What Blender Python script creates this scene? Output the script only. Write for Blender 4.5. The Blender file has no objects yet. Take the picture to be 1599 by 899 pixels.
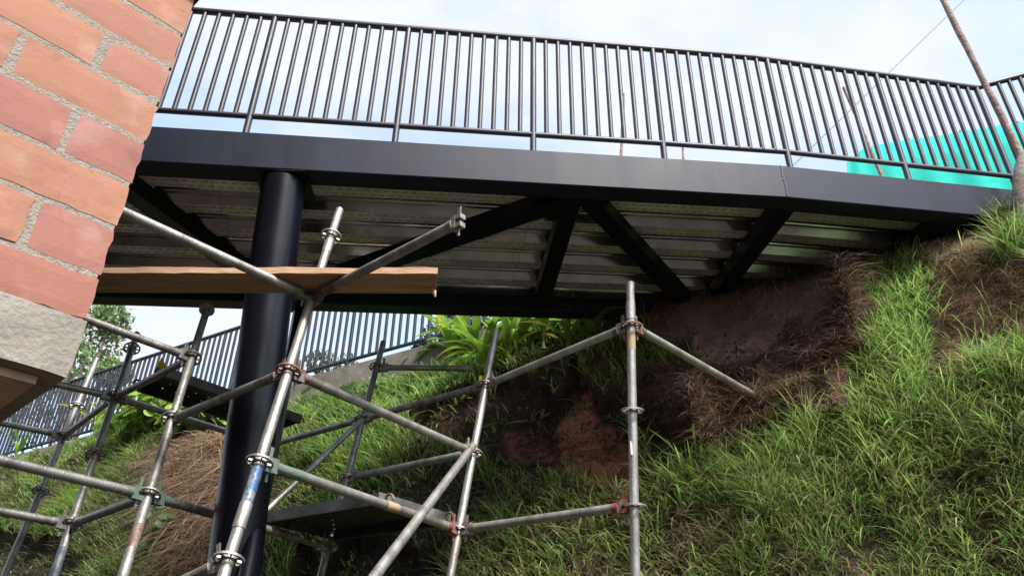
import bpy, math, random
import numpy as np
from mathutils import Vector, Matrix, noise
random.seed(7); rng = np.random.default_rng(11)
SC = bpy.context.scene; COL = SC.collection
# ------------------------------------------------------------------ camera
F, CX, CY = 1155.0, 799.5, 449.5
_v = np.array([835.0 - CX, -1550.0 - CY, F]); UPC = _v / np.linalg.norm(_v)
_z = np.array([0, 0, 1.0]); FW = _z - UPC * UPC.dot(_z); FW /= np.linalg.norm(FW)
RT = np.cross(FW, UPC); RC = np.array([RT, FW, UPC])        # camera axes -> world; the eye is the origin, the street is at -1.6
cam = bpy.data.cameras.new('camera'); co = bpy.data.objects.new('camera', cam); COL.objects.link(co)
cam.sensor_width = 36; cam.lens = F * 36 / 1599; cam.clip_start = .05; cam.clip_end = 2000
co.matrix_world = Matrix((( RC[0][0], -RC[0][1], -RC[0][2], 0), (RC[1][0], -RC[1][1], -RC[1][2], 0), (RC[2][0], -RC[2][1], -RC[2][2], 0), (0, 0, 0, 1)))
SC.camera = co
# ------------------------------------------------------------------ light
SUN_EL, SUN_AZ = 53.0, 146.0        # azimuth clockwise from +Y: the sun stands behind the camera, to the right
SUN_STRENGTH, SUN_ANGLE, EXPOSURE = 1.5, 13.0, 2.3
SC.view_settings.view_transform = 'Standard'; SC.view_settings.look = 'None'; SC.view_settings.exposure = EXPOSURE; SC.view_settings.gamma = 1
W = bpy.data.worlds.new('World'); SC.world = W; W.use_nodes = True
nt = W.node_tree; nt.nodes.clear()
def NN(t, typ, **k):
    n = t.nodes.new(typ)
    for a, b in k.items(): setattr(n, a, b)
    return n
out = NN(nt, 'ShaderNodeOutputWorld'); bg = NN(nt, 'ShaderNodeBackground')
sky = NN(nt, 'ShaderNodeTexSky', sky_type='NISHITA'); sky.sun_disc = False
sky.sun_elevation = math.radians(SUN_EL); sky.sun_rotation = math.radians(SUN_AZ); sky.air_density = 1.0; sky.dust_density = 2.0
tc = NN(nt, 'ShaderNodeTexCoord'); mp = NN(nt, 'ShaderNodeMapping'); mp.inputs['Scale'].default_value = (1, 1, 2.2)
nz = NN(nt, 'ShaderNodeTexNoise'); nz.inputs['Scale'].default_value = 2.6; nz.inputs['Detail'].default_value = 7; nz.inputs['Roughness'].default_value = .55
rp = NN(nt, 'ShaderNodeValToRGB'); rp.color_ramp.elements[0].position = .36; rp.color_ramp.elements[1].position = .60
rp.color_ramp.elements[0].color = (.2, .2, .2, 1)
mx = NN(nt, 'ShaderNodeMix', data_type='RGBA')
mx.inputs['B'].default_value = (1.92, 2.02, 2.2, 1)
nt.links.new(tc.outputs['Generated'], mp.inputs['Vector']); nt.links.new(mp.outputs[0], nz.inputs['Vector']); nt.links.new(nz.outputs['Fac'], rp.inputs['Fac'])
nt.links.new(rp.outputs[0], mx.inputs['Factor']); nt.links.new(sky.outputs[0], mx.inputs['A']); nt.links.new(mx.outputs['Result'], bg.inputs['Color'])
bg.inputs['Strength'].default_value = .1; nt.links.new(bg.outputs[0], out.inputs[0])
sl = bpy.data.lights.new('sun', 'SUN'); sl.energy = SUN_STRENGTH; sl.angle = math.radians(SUN_ANGLE); sl.color = (1, .95, .87)
so = bpy.data.objects.new('sun', sl); COL.objects.link(so)
az, el = math.radians(SUN_AZ), math.radians(SUN_EL)
sd = Vector((math.sin(az) * math.cos(el), math.cos(az) * math.cos(el), math.sin(el)))
so.rotation_euler = sd.to_track_quat('Z', 'Y').to_euler(); so.location = sd * 30

# ------------------------------------------------------------------ measuring helpers (photograph -> place)
def ray(u, v): return RC @ np.array([(u - CX) / F, (v - CY) / F, 1.0])
def atZ(u, v, z): r = ray(u, v); return Vector(r * z / r[2])
def atY(u, v, y): r = ray(u, v); return Vector(r * y / r[1])
# ------------------------------------------------------------------ mesh helpers
WM = {}
def link(o, M=None, parent=None):
    M = M or Matrix.Identity(4); COL.objects.link(o); WM[o.name] = M
    if parent is not None:
        o.parent = parent; o.matrix_basis = WM[parent.name].inverted() @ M
    else: o.matrix_basis = M
    return o
def tag(o, label=None, cat=None, group=None, kind=None):
    if label: o['label'] = label
    if cat: o['category'] = cat
    if group: o['group'] = group
    if kind: o['kind'] = kind
    return o
def empty(name, loc): return link(bpy.data.objects.new(name, None), Matrix.Translation(Vector(loc)))
class MB:
    def __init__(s): s.v = []; s.f = []; s.sm = []
    def add(s, vs, fs, smooth=False):
        b = len(s.v); s.v += [tuple(p) for p in vs]; s.f += [tuple(i + b for i in f) for f in fs]; s.sm += [smooth] * len(fs); return s
    def box(s, c, d, M=None, rot=None):
        c = Vector(c); h = Vector(d) / 2; vs = []
        for z in (-1, 1):
            for y in (-1, 1):
                for x in (-1, 1):
                    p = Vector((x * h.x, y * h.y, z * h.z))
                    if rot is not None: p = rot @ p
                    p = p + c
                    vs.append(M @ p if M is not None else p)
        return s.add(vs, [(0, 2, 3, 1), (4, 5, 7, 6), (0, 1, 5, 4), (2, 6, 7, 3), (0, 4, 6, 2), (1, 3, 7, 5)])
    def tube(s, pts, r, n=12, cap=True, inner=None):
        pts = [Vector(p) for p in pts]; rs = r if isinstance(r, (list, tuple)) else [r] * len(pts)
        a = (pts[-1] - pts[0]).normalized(); x = a.orthogonal().normalized(); rings = []; vs = []
        for i, p in enumerate(pts):
            d = (pts[min(i + 1, len(pts) - 1)] - pts[max(i - 1, 0)]).normalized()
            x = (x - d * x.dot(d)).normalized(); y = d.cross(x)
            rings.append([len(vs) + k for k in range(n)])
            for k in range(n):
                t = 2 * math.pi * k / n; vs.append(p + (x * math.cos(t) + y * math.sin(t)) * rs[i])
        fs = [(rings[i][k], rings[i][(k + 1) % n], rings[i + 1][(k + 1) % n], rings[i + 1][k]) for i in range(len(pts) - 1) for k in range(n)]
        s.add(vs, fs, True)
        if cap and inner is None:
            s.add([vs[k] for k in rings[0]], [tuple(range(n))[::-1]]); s.add([vs[k] for k in rings[-1]], [tuple(range(n))])
        if inner is not None:                                   # hollow ends
            q = inner; v2 = []
            for i, p in enumerate(pts):
                for k in range(n): v2.append(p + (Vector(vs[rings[i][k]]) - p) * q)
            s.add(v2, [f[::-1] for f in fs], True)
            for R_ in (0, -1):
                ring = rings[R_]; a_ = [vs[k] for k in ring] + [v2[k] for k in ring]
                f_ = [(k, (k + 1) % n, n + (k + 1) % n, n + k) for k in range(n)]
                s.add(a_, f_ if R_ == -1 else [f[::-1] for f in f_])
        return s
    def mesh(s, name, mat):
        me = bpy.data.meshes.new(name); me.from_pydata(s.v, [], s.f)
        me.polygons.foreach_set('use_smooth', s.sm); me.materials.append(mat); me.update(); return me
    def build(s, name, mat, parent=None, origin=None):
        """one object; vertices are in world space and are re-based to the origin"""
        if origin is None: origin = Vector(WM[parent.name].translation) if parent is not None else Vector(s.v[0])
        o_ = Vector(origin); s.v = [tuple(Vector(p) - o_) for p in s.v]
        return link(bpy.data.objects.new(name, s.mesh(name, mat)), Matrix.Translation(o_), parent)
def inst(name, me, M, parent=None): return link(bpy.data.objects.new(name, me), M, parent)
def frame(p, z, xh=None):
    z = Vector(z).normalized(); xh = Vector(xh) if xh is not None else z.orthogonal(); x = (xh - z * xh.dot(z)).normalized(); y = z.cross(x)
    return Matrix(((x.x, y.x, z.x, p[0]), (x.y, y.y, z.y, p[1]), (x.z, y.z, z.z, p[2]), (0, 0, 0, 1)))
# ------------------------------------------------------------------ materials
def mat(name, base, rough=.6, metal=0.0, var=.25, scale=8.0, bump=.0, bscale=60.0, col2=None, thr=(.35, .65), objcol=False, spec=.5, transl=0.0, attr=None, coat=0.0, detail=5, stretch=None):
    m = bpy.data.materials.new(name); m.use_nodes = True; t = m.node_tree; b = t.nodes['Principled BSDF']; o = t.nodes['Material Output']; L = t.links.new
    tc = NN(t, 'ShaderNodeTexCoord'); mp = NN(t, 'ShaderNodeMapping'); L(tc.outputs['Object'], mp.inputs[0])
    if stretch: mp.inputs['Scale'].default_value = stretch
    oi = NN(t, 'ShaderNodeObjectInfo'); ad = NN(t, 'ShaderNodeVectorMath', operation='ADD'); ml = NN(t, 'ShaderNodeMath', operation='MULTIPLY'); ml.inputs[1].default_value = 37.0
    L(oi.outputs['Random'], ml.inputs[0]); L(mp.outputs[0], ad.inputs[0]); L(ml.outputs[0], ad.inputs[1])
    n = NN(t, 'ShaderNodeTexNoise'); n.inputs['Scale'].default_value = scale; n.inputs['Detail'].default_value = detail; n.inputs['Roughness'].default_value = .62; L(ad.outputs[0], n.inputs['Vector'])
    r = NN(t, 'ShaderNodeValToRGB'); r.color_ramp.elements[0].position, r.color_ramp.elements[1].position = thr; L(n.outputs['Fac'], r.inputs[0])
    mx = NN(t, 'ShaderNodeMix', data_type='RGBA'); L(r.outputs[0], mx.inputs['Factor'])
    c2 = col2 or tuple(x * (1 - var) for x in base); mx.inputs['A'].default_value = (*c2, 1); mx.inputs['B'].default_value = (*base, 1); colr = mx.outputs['Result']
    if objcol or attr:
        m2 = NN(t, 'ShaderNodeMix', data_type='RGBA', blend_type='MULTIPLY'); m2.inputs['Factor'].default_value = 1; L(colr, m2.inputs['A'])
        if attr: a = NN(t, 'ShaderNodeAttribute', attribute_name=attr); L(a.outputs['Color'], m2.inputs['B'])
        else: L(oi.outputs['Color'], m2.inputs['B'])
        colr = m2.outputs['Result']
    L(colr, b.inputs['Base Color']); b.inputs['Metallic'].default_value = metal; b.inputs['Specular IOR Level'].default_value = spec; b.inputs['Coat Weight'].default_value = coat; b.inputs['Coat Roughness'].default_value = .15
    mr = NN(t, 'ShaderNodeMapRange'); mr.inputs['To Min'].default_value = max(.02, rough - .12); mr.inputs['To Max'].default_value = min(1, rough + .12); L(n.outputs['Fac'], mr.inputs['Value']); L(mr.outputs[0], b.inputs['Roughness'])
    if bump:
        n2 = NN(t, 'ShaderNodeTexNoise'); n2.inputs['Scale'].default_value = bscale; n2.inputs['Detail'].default_value = 6; L(ad.outputs[0], n2.inputs['Vector'])
        bp = NN(t, 'ShaderNodeBump'); bp.inputs['Strength'].default_value = bump; bp.inputs['Distance'].default_value = .01; L(n2.outputs['Fac'], bp.inputs['Height']); L(bp.outputs[0], b.inputs['Normal'])
    if transl:
        tr = NN(t, 'ShaderNodeBsdfTranslucent'); L(colr, tr.inputs['Color']); ms = NN(t, 'ShaderNodeMixShader'); ms.inputs[0].default_value = transl
        L(b.outputs[0], ms.inputs[1]); L(tr.outputs[0], ms.inputs[2]); L(ms.outputs[0], o.inputs['Surface'])
    return m
M = {}
M['black'] = mat('black_paint', (.0040, .0052, .011), .32, var=.3, scale=3, bump=.05, bscale=25, spec=.36)
M['girder'] = mat('girder_sheen_tint', (.0145, .0195, .038), .50, var=.35, scale=5, bump=.04, bscale=9, spec=.24, stretch=(1, 1, .2))  # bluish base puts the sky's sheen into the black paint
M['rail'] = mat('rail_paint', (.026, .026, .042), .50, var=.3, scale=9, bump=.04, spec=.6)
M['farrail'] = mat('ramp_rail_paint', (.014, .018, .030), .45, var=.3, scale=9)
M['galv'] = mat('galvanised_tube', (.46, .46, .44), .5, .7, col2=(.20, .175, .15), scale=11, thr=(.26, .68), bump=.25, bscale=90, stretch=(1, 1, .45))
M['galvdark'] = mat('weathered_tube', (.36, .36, .34), .52, .6, col2=(.13, .115, .10), scale=13, thr=(.32, .66), bump=.3, bscale=90, stretch=(1, 1, .45))
M['rust'] = mat('rusty_steel', (.22, .20, .18), .65, .4, col2=(.17, .065, .035), scale=22, thr=(.38, .6), bump=.4)
M['redsteel'] = mat('red_painted_steel', (.27, .045, .045), .6, .2, col2=(.20, .16, .145), scale=30, thr=(.42, .58), bump=.3)
M['greensteel'] = mat('green_painted_steel', (.12, .22, .16), .55, .2, col2=(.17, .17, .155), scale=26, thr=(.40, .58), bump=.3)
M['bluepaint'] = mat('blue_paint_on_tube', (.04, .11, .24), .5, .2, col2=(.24, .24, .23), scale=32, thr=(.42, .54), bump=.2)
M['yellow'] = mat('yellow_plastic', (.80, .62, .02), .5, transl=.6)
M['deckmetal'] = mat('scaffold_deck_steel', (.10, .10, .105), .55, .6, col2=(.045, .042, .04), scale=9, bump=.3)
M['deckgalv'] = mat('galvanised_channel', (.34, .34, .33), .5, .6, col2=(.14, .13, .12), scale=10, bump=.3)
M['wood'] = mat('sawn_timber', (.55, .36, .22), .75, col2=(.30, .17, .095), scale=5, thr=(.3, .7), bump=.5, bscale=30, stretch=(.35, 5, 5), detail=8)
M['pole'] = mat('rough_pole_bark', (.36, .26, .21), .85, col2=(.13, .085, .07), scale=16, thr=(.35, .65), bump=1, bscale=40)
M['brick'] = mat('fired_brick', (1, 1, 1), .82, col2=(.78, .76, .80), scale=7, thr=(.25, .75), bump=.10, bscale=150, objcol=True, spec=.25, detail=9)
def brick_wear(m):
    t = m.node_tree; b = t.nodes['Principled BSDF']; L = t.links.new; src = b.inputs['Base Color'].links[0].from_socket
    oi = NN(t, 'ShaderNodeObjectInfo'); tc = NN(t, 'ShaderNodeTexCoord'); ad = NN(t, 'ShaderNodeVectorMath', operation='ADD'); L(tc.outputs['Object'], ad.inputs[0])
    ml = NN(t, 'ShaderNodeMath', operation='MULTIPLY'); ml.inputs[1].default_value = 91.0; L(oi.outputs['Random'], ml.inputs[0]); L(ml.outputs[0], ad.inputs[1])
    for sc, p0, p1, c, blend, f in ((10, .54, .80, (.95, .80, .72, 1), 'SCREEN', .16), (85, .69, .74, (.55, .48, .45, 1), 'MULTIPLY', .6), (16, .60, .78, (.55, .46, .44, 1), 'MULTIPLY', .55)):
        n = NN(t, 'ShaderNodeTexNoise'); n.inputs['Scale'].default_value = sc; n.inputs['Detail'].default_value = 4; L(ad.outputs[0], n.inputs['Vector'])
        mr = NN(t, 'ShaderNodeMapRange'); mr.inputs['From Min'].default_value = p0; mr.inputs['From Max'].default_value = p1; mr.inputs['To Max'].default_value = f; L(n.outputs['Fac'], mr.inputs['Value'])
        mx = NN(t, 'ShaderNodeMix', data_type='RGBA', blend_type=blend); L(mr.outputs[0], mx.inputs['Factor']); L(src, mx.inputs['A']); mx.inputs['B'].default_value = c; src = mx.outputs['Result']
    L(src, b.inputs['Base Color'])
brick_wear(M['brick'])
M['mortar'] = mat('cement_mortar', (.30, .265, .225), .95, col2=(.20, .175, .145), scale=90, thr=(.3, .6), bump=.5, bscale=220, spec=.2)
M['conc'] = mat('rough_concrete', (.31, .29, .25), .93, col2=(.20, .18, .155), scale=7, thr=(.3, .65), bump=.4, bscale=110, spec=.2, detail=9)
M['kerb'] = mat('kerb_concrete', (.24, .215, .18), .9, col2=(.14, .12, .10), scale=5, bump=.4)
M['soil'] = mat('bank_soil', (1, 1, 1), .95, col2=(.42, .40, .38), scale=9, thr=(.3, .7), bump=1.6, bscale=32, attr='col', spec=.15, detail=10)
M['ground'] = mat('pale_street', (.50, .47, .42), .95, col2=(.38, .35, .31), scale=2, bump=1, spec=.15)
M['blade'] = mat('grass_blade', (1, 1, 1), .40, var=.2, scale=20, attr='col', transl=.48, spec=.4)
M['leaf'] = mat('plant_leaf', (1, 1, 1), .42, var=.3, scale=9, objcol=True, transl=.45, spec=.45)
M['leafattr'] = mat('foliage_leaf', (1, 1, 1), .5, var=.25, scale=9, attr='col', transl=.4, spec=.35)
M['net'] = mat('teal_netting', (.09, .80, .70), .8, var=.18, scale=1.6, bump=.3, bscale=9, transl=.55, spec=.1)
M['stone'] = mat('grey_log', (.26, .22, .19), .95, col2=(.13, .10, .09), scale=9, bump=1, bscale=30)
M['white'] = mat('white_plastic', (.75, .75, .72), .5); M['redp'] = mat('red_plastic', (.5, .03, .03), .45); M['beige'] = mat('beige_cloth', (.45, .33, .22), .9)
def sheet_mat(name, base, rough, emboss):
    m = mat(name, base, rough, .9, var=.35, scale=4, bump=.06, bscale=12)
    if emboss:
        t = m.node_tree; b = t.nodes['Principled BSDF']; L = t.links.new
        tc = NN(t, 'ShaderNodeTexCoord'); mp = NN(t, 'ShaderNodeMapping'); L(tc.outputs['UV'], mp.inputs[0])
        br = NN(t, 'ShaderNodeTexBrick'); br.inputs['Scale'].default_value = 1; br.inputs['Brick Width'].default_value = .055; br.inputs['Row Height'].default_value = .024; br.inputs['Mortar Size'].default_value = .0075; br.inputs['Mortar Smooth'].default_value = .2
        L(mp.outputs[0], br.inputs['Vector']); bp = NN(t, 'ShaderNodeBump'); bp.inputs['Strength'].default_value = .9; bp.inputs['Distance'].default_value = .006
        iv = NN(t, 'ShaderNodeMath', operation='SUBTRACT'); iv.inputs[0].default_value = 1; L(br.outputs['Fac'], iv.inputs[1])
        L(br.outputs['Fac'], bp.inputs['Height']); L(bp.outputs[0], b.inputs['Normal'])
    return m
M['sheet'] = sheet_mat('galvanised_sheet', (.50, .56, .57), .16, False)
M['flange'] = sheet_mat('embossed_flange', (.80, .81, .78), .5, False); M['flange'].node_tree.nodes['Principled BSDF'].inputs['Metallic'].default_value = .4
# ------------------------------------------------------------------ the bank: P = s*c + t*n, height by profile
CD = Vector((.8390, -.5441, 0)); ND = Vector((.5441, .8390, 0))
PR = [(-60, -1.6), (2.6, -1.6), (3.2, -1.45), (3.6, -.9), (4.0, -.15), (4.4, .62), (4.75, 1.30), (5.0, 1.85), (5.25, 2.3), (5.45, 2.78), (5.62, 3.10), (5.80, 3.30), (6.0, 3.38), (6.3, 3.42), (8, 3.45), (20, 3.5), (300, 3.6)]
PT = np.array([p[0] for p in PR]); PZ = np.array([p[1] for p in PR])
def zp(t, s=0.0):
    s = np.asarray(s); te = t - .05 * np.clip(s + 2, -60, 0); z = np.interp(te, PT, PZ)
    return z - .13 * np.clip((-3.4 - s) / .7, 0, 1) * np.clip((s + 9) / 1.5, 0, 1) * np.clip((te - 5.35) / .3, 0, 1) + .20 * np.clip((s + 3.6) / .6, 0, 1) * np.clip((-1.0 - s) / .8, 0, 1) * np.clip((te - 5.3) / .3, 0, 1)      # the bank turns slightly towards the street on the left
def st(P): return P[0] * CD.x + P[1] * CD.y, P[0] * ND.x + P[1] * ND.y
def hit(u, v):
    r = ray(u, v); k = np.linspace(2, 40, 4000); s = (r[0] * CD.x + r[1] * CD.y) * k; t = (r[0] * ND.x + r[1] * ND.y) * k
    g = np.nonzero(r[2] * k < zp(t, s))[0]
    if len(g) == 0: i = np.argmin(r[2] * k - zp(t, s) + 10 * (t > 6.2)); return (s[i], t[i])
    i = g[0]; return (s[i], t[i])
def poly(pts): return np.array([hit(*p) for p in pts])
def inside(S, T, P):
    c = np.zeros(S.shape, bool); j = len(P) - 1
    for i in range(len(P)):
        (xi, yi), (xj, yj) = P[i], P[j]
        w = ((yi > T) != (yj > T)) & (S < (xj - xi) * (T - yi) / (yj - yi + 1e-12) + xi); c ^= w; j = i
    return c
_g = rng.normal(size=(256, 256))
def vnoise(x, y, o=0):
    x = x + 17.3 * o; y = y + 9.7 * o; xi = np.floor(x).astype(int); yi = np.floor(y).astype(int); fx = x - xi; fy = y - yi; fx = fx * fx * (3 - 2 * fx); fy = fy * fy * (3 - 2 * fy)
    a = _g[xi % 256, yi % 256]; b = _g[(xi + 1) % 256, yi % 256]; c = _g[xi % 256, (yi + 1) % 256]; d = _g[(xi + 1) % 256, (yi + 1) % 256]
    return (a * (1 - fx) + b * fx) * (1 - fy) + (c * (1 - fx) + d * fx) * fy
def fbm(x, y, o=0, k=4):
    r = 0; a = 1
    for i in range(k): r = r + a * vnoise(x * 2 ** i, y * 2 ** i, o + i); a *= .5
    return r / 1.9
# patches, drawn on the photograph and laid on the bank
PATCH = {
 'wall':   poly([(1000, 470), (1150, 430), (1540, 340), (1570, 372), (1500, 396), (1420, 400), (1370, 440), (1290, 500), (1240, 520), (1180, 560), (1100, 545), (1010, 520)]),
 'clods':  poly([(1010, 570), (1100, 560), (1180, 560), (1290, 500), (1345, 470), (1375, 500), (1345, 570), (1330, 640), (1240, 665), (1150, 690), (1060, 720), (1010, 650)]),
 'brown':  poly([(1470, 400), (1599, 375), (1700, 380), (1700, 535), (1560, 550), (1490, 600), (1440, 600), (1460, 480)]),
 'lush4':  poly([(1545, 392), (1570, 375), (1640, 352), (1700, 400), (1650, 440), (1590, 415)]),
 'tan':    poly([(1070, 545), (1120, 520), (1230, 525), (1200, 570), (1110, 585)]),
 'red':    poly([(870, 640), (920, 610), (985, 680), (985, 760), (860, 760)]),
 'redb':   poly([(780, 660), (850, 680), (860, 720), (790, 715)]),
 'hollow': poly([(640, 640), (760, 600), (900, 590), (990, 620), (990, 770), (800, 750), (740, 720), (640, 690)]),
 'hollow2':poly([(990, 650), (1080, 690), (1100, 740), (1010, 745)]),
 'hollow3':poly([(460, 850), (560, 835), (660, 850), (720, 899), (700, 960), (460, 960)]),
 'hollow4':poly([(-80, 830), (90, 835), (130, 870), (110, 960), (-80, 960)]),
 'hay':    poly([(255, 710), (300, 695), (365, 690), (400, 710), (400, 960), (285, 960), (262, 840), (245, 760)]),
 'lush1':  poly([(1040, 730), (1330, 650), (1480, 620), (1560, 565), (1700, 550), (1700, 720), (1400, 760), (1200, 820), (1060, 800)]),
 'lush2':  poly([(1375, 460), (1440, 425), (1480, 440), (1480, 480), (1440, 570), (1360, 570), (1375, 500)]),
 'lush3':  poly([(420, 620), (640, 560), (800, 540), (840, 560), (740, 620), (560, 720), (430, 760)]),
 'low':    poly([(740, 760), (1060, 760), (1300, 700), (1599, 640), (1700, 700), (1700, 960), (740, 960)]),
 'shade':  poly([(740, 540), (1000, 520), (1010, 620), (900, 600), (740, 640)]),
}
E_ = np.zeros(1)
def masks(S, T):
    j = .07; Sj = S + fbm(S * 5, T * 5, 3) * j; Tj = T + fbm(S * 5, T * 5, 9) * j * .8
    return {k: inside(Sj, Tj, p) for k, p in PATCH.items()}
def disp(S, T):
    m = masks(S, T); act = np.clip((T - 3.3) / .4, 0, 1) * np.clip((6.5 - T) / .5, 0, 1)
    d = fbm(S * 1.1, T * 1.6, 1) * .085 + fbm(S * 4, T * 5, 5) * .035
    d = np.where(m['wall'], fbm(S * 2, T * 2, 6) * .02 - .02, d)
    d = np.where(m['clods'], np.abs(fbm(S * 4.5, T * 5, 7)) * .26 - .06, d)
    d = np.where(m['brown'], fbm(S * 4, T * 5, 8) * .05 - .03, d)
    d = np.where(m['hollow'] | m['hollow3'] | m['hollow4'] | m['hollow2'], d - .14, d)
    d = np.where(m['red'], d + .0 + np.abs(fbm(S * 8, T * 8, 4)) * .06, d)
    d = np.where(m['hay'], d + .07, d)
    return d * act
def surf(S, T):
    z = zp(T, S); sl = (zp(T + .06, S) - zp(T - .06, S)) / .12; L = np.sqrt(1 + sl * sl); d = disp(S, T)
    X = S * CD.x + T * ND.x; Y = S * CD.y + T * ND.y
    nx, ny, nz_ = -sl / L * ND.x, -sl / L * ND.y, 1 / L
    return np.stack([X + nx * d, Y + ny * d, z + nz_ * d], -1), np.stack([nx, ny, nz_], -1)
def ground_z(x, y):
    s, t = st((x, y)); return float(surf(np.array([s]), np.array([t]))[0][0, 2])
def gp(u, v):
    s, t = hit(u, v); return Vector(surf(np.array([s]), np.array([t]))[0][0])
SS = np.concatenate([np.linspace(-120, -18, 14), np.linspace(-16, -13.2, 20), np.arange(-13.1, 5.2, .05), np.linspace(5.4, 12, 20), np.linspace(16, 90, 10)])
TT = np.concatenate([[-60, -20, 0, 2, 2.8, 3.1], np.arange(3.25, 6.5, .035), [6.6, 6.8, 7.2, 8, 10, 20, 60, 200]])
G1, G2 = np.meshgrid(SS, TT, indexing='ij'); Pg, Ng = surf(G1, G2); Mk = masks(G1, G2)
colr = np.zeros(G1.shape + (4,)); nzv = fbm(G1 * 1.7, G2 * 1.7, 20)[..., None]
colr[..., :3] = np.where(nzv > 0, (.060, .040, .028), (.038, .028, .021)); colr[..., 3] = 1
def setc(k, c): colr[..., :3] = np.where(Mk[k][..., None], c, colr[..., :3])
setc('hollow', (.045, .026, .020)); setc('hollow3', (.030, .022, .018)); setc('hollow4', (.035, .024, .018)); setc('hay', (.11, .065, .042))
setc('wall', (.19, .122, .085)); setc('clods', (.095, .058, .043)); setc('tan', (.32, .21, .145)); setc('brown', (.115, .072, .050)); setc('red', (.38, .16, .09)); setc('redb', (.22, .085, .055))
colr[..., :3] *= (1 + .22 * fbm(G1 * 6, G2 * 6, 30))[..., None].clip(.5, 1.6)
ns, ntt = G1.shape; idx = np.arange(ns * ntt).reshape(ns, ntt)
q = np.stack([idx[:-1, :-1], idx[1:, :-1], idx[1:, 1:], idx[:-1, 1:]], -1).reshape(-1, 4)
def np_mesh(name, V, Fc, mat_, col=None, smooth=True):
    me = bpy.data.meshes.new(name); n = Fc.shape[1]
    me.vertices.add(len(V)); me.vertices.foreach_set('co', V.astype(np.float32).ravel())
    me.loops.add(Fc.size); me.loops.foreach_set('vertex_index', Fc.astype(np.int32).ravel())
    me.polygons.add(len(Fc)); me.polygons.foreach_set('loop_start', np.arange(0, Fc.size, n, dtype=np.int32)); me.polygons.foreach_set('loop_total', np.full(len(Fc), n, np.int32))
    me.polygons.foreach_set('use_smooth', np.full(len(Fc), smooth)); me.update(calc_edges=True); me.validate()
    if col is not None:
        a = me.color_attributes.new('col', 'FLOAT_COLOR', 'POINT'); a.data.foreach_set('color', col.astype(np.float32).ravel())
    me.materials.append(mat_); return me
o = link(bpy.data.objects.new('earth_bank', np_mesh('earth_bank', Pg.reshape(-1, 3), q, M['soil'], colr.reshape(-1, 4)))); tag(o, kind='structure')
g = MB(); g.add([(-900, -900, -1.62), (900, -900, -1.62), (900, 900, -1.62), (-900, 900, -1.62)], [(0, 1, 2, 3)])
tag(g.build('ground', M['ground'], origin=(0, 0, -1.62)), kind='structure')
# ------------------------------------------------------------------ grass
def teff(S, T): return T - .05 * np.clip(S + 2, -60, 0)
def blades(name, S, T, length, width, cols, droop, label, seg=4, dirn=None, lean=.5, outw=.6, cat='grass'):
    n = len(S); P, N = surf(S, T); ang = rng.uniform(0, 2 * np.pi, n)
    h = np.stack([np.cos(ang), np.sin(ang), np.zeros(n)], -1); Lh = np.asarray(length)[:, None]
    up = np.array([0, 0, 1.0]); d0 = up * 1.0 + N * outw + h * lean * rng.uniform(.2, 1.5, (n, 1)); d0 /= np.linalg.norm(d0, axis=1, keepdims=True)
    hd = N * np.array([1, 1, 0]) * .7 + h * 1.0; hd /= np.linalg.norm(hd, axis=1, keepdims=True)
    dr = (droop * rng.uniform(.3, 1.5, n))[:, None]; wv = np.cross(d0, hd + h * .01); wv /= np.linalg.norm(wv, axis=1, keepdims=True) + 1e-9
    tw = rng.uniform(-1, 1, (n, 1)); wv = wv + tw * np.cross(wv, d0) * .8; wv /= np.linalg.norm(wv, axis=1, keepdims=True) + 1e-9
    P = P - N * .012; V = []; ks = np.linspace(0, 1, seg + 1)
    for k in ks:
        c = P + d0 * Lh * k + (hd * .55 - up * .62) * Lh * dr * k * k
        w = np.asarray(width)[:, None] * (1 - k ** 2.2) * .5 * (0.7 + .6 * min(k * 3, 1))
        V.append(c - wv * w); V.append(c + wv * w)
    V = np.stack(V, 1); nv = V.shape[1]; b = (np.arange(n) * nv)[:, None]
    Fq = np.concatenate([b + np.array([2 * k, 2 * k + 1, 2 * k + 3, 2 * k + 2]) for k in range(seg)], 0)
    C = np.repeat(np.concatenate([cols, np.ones((n, 1))], 1), nv, axis=0)
    o = link(bpy.data.objects.new(name, np_mesh(name, V.reshape(-1, 3), Fq, M['blade'], C))); tag(o, label, cat, kind='stuff'); return o
ta = np.linspace(3.5, 6.5, 400); arc = np.concatenate([[0], np.cumsum(np.sqrt(np.diff(ta) ** 2 + np.diff(zp(ta)) ** 2))])
def scatter(n, s0, s1, t0=3.9, t1=6.15):
    a0, a1 = np.interp([t0, t1], ta, arc); return rng.uniform(s0, s1, n), np.interp(rng.uniform(a0, a1, n), arc, ta)
def bare(m): return m['tan'] | m['wall'] | m['brown'] | m['red'] | m['redb']
GA = np.array([.27, .42, .095]); GB = np.array([.14, .245, .065]); GC = np.array([.46, .58, .20]); GD = np.array([.30, .24, .13]); GE = np.array([.20, .27, .15]); BR = np.array([.20, .11, .065])
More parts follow.
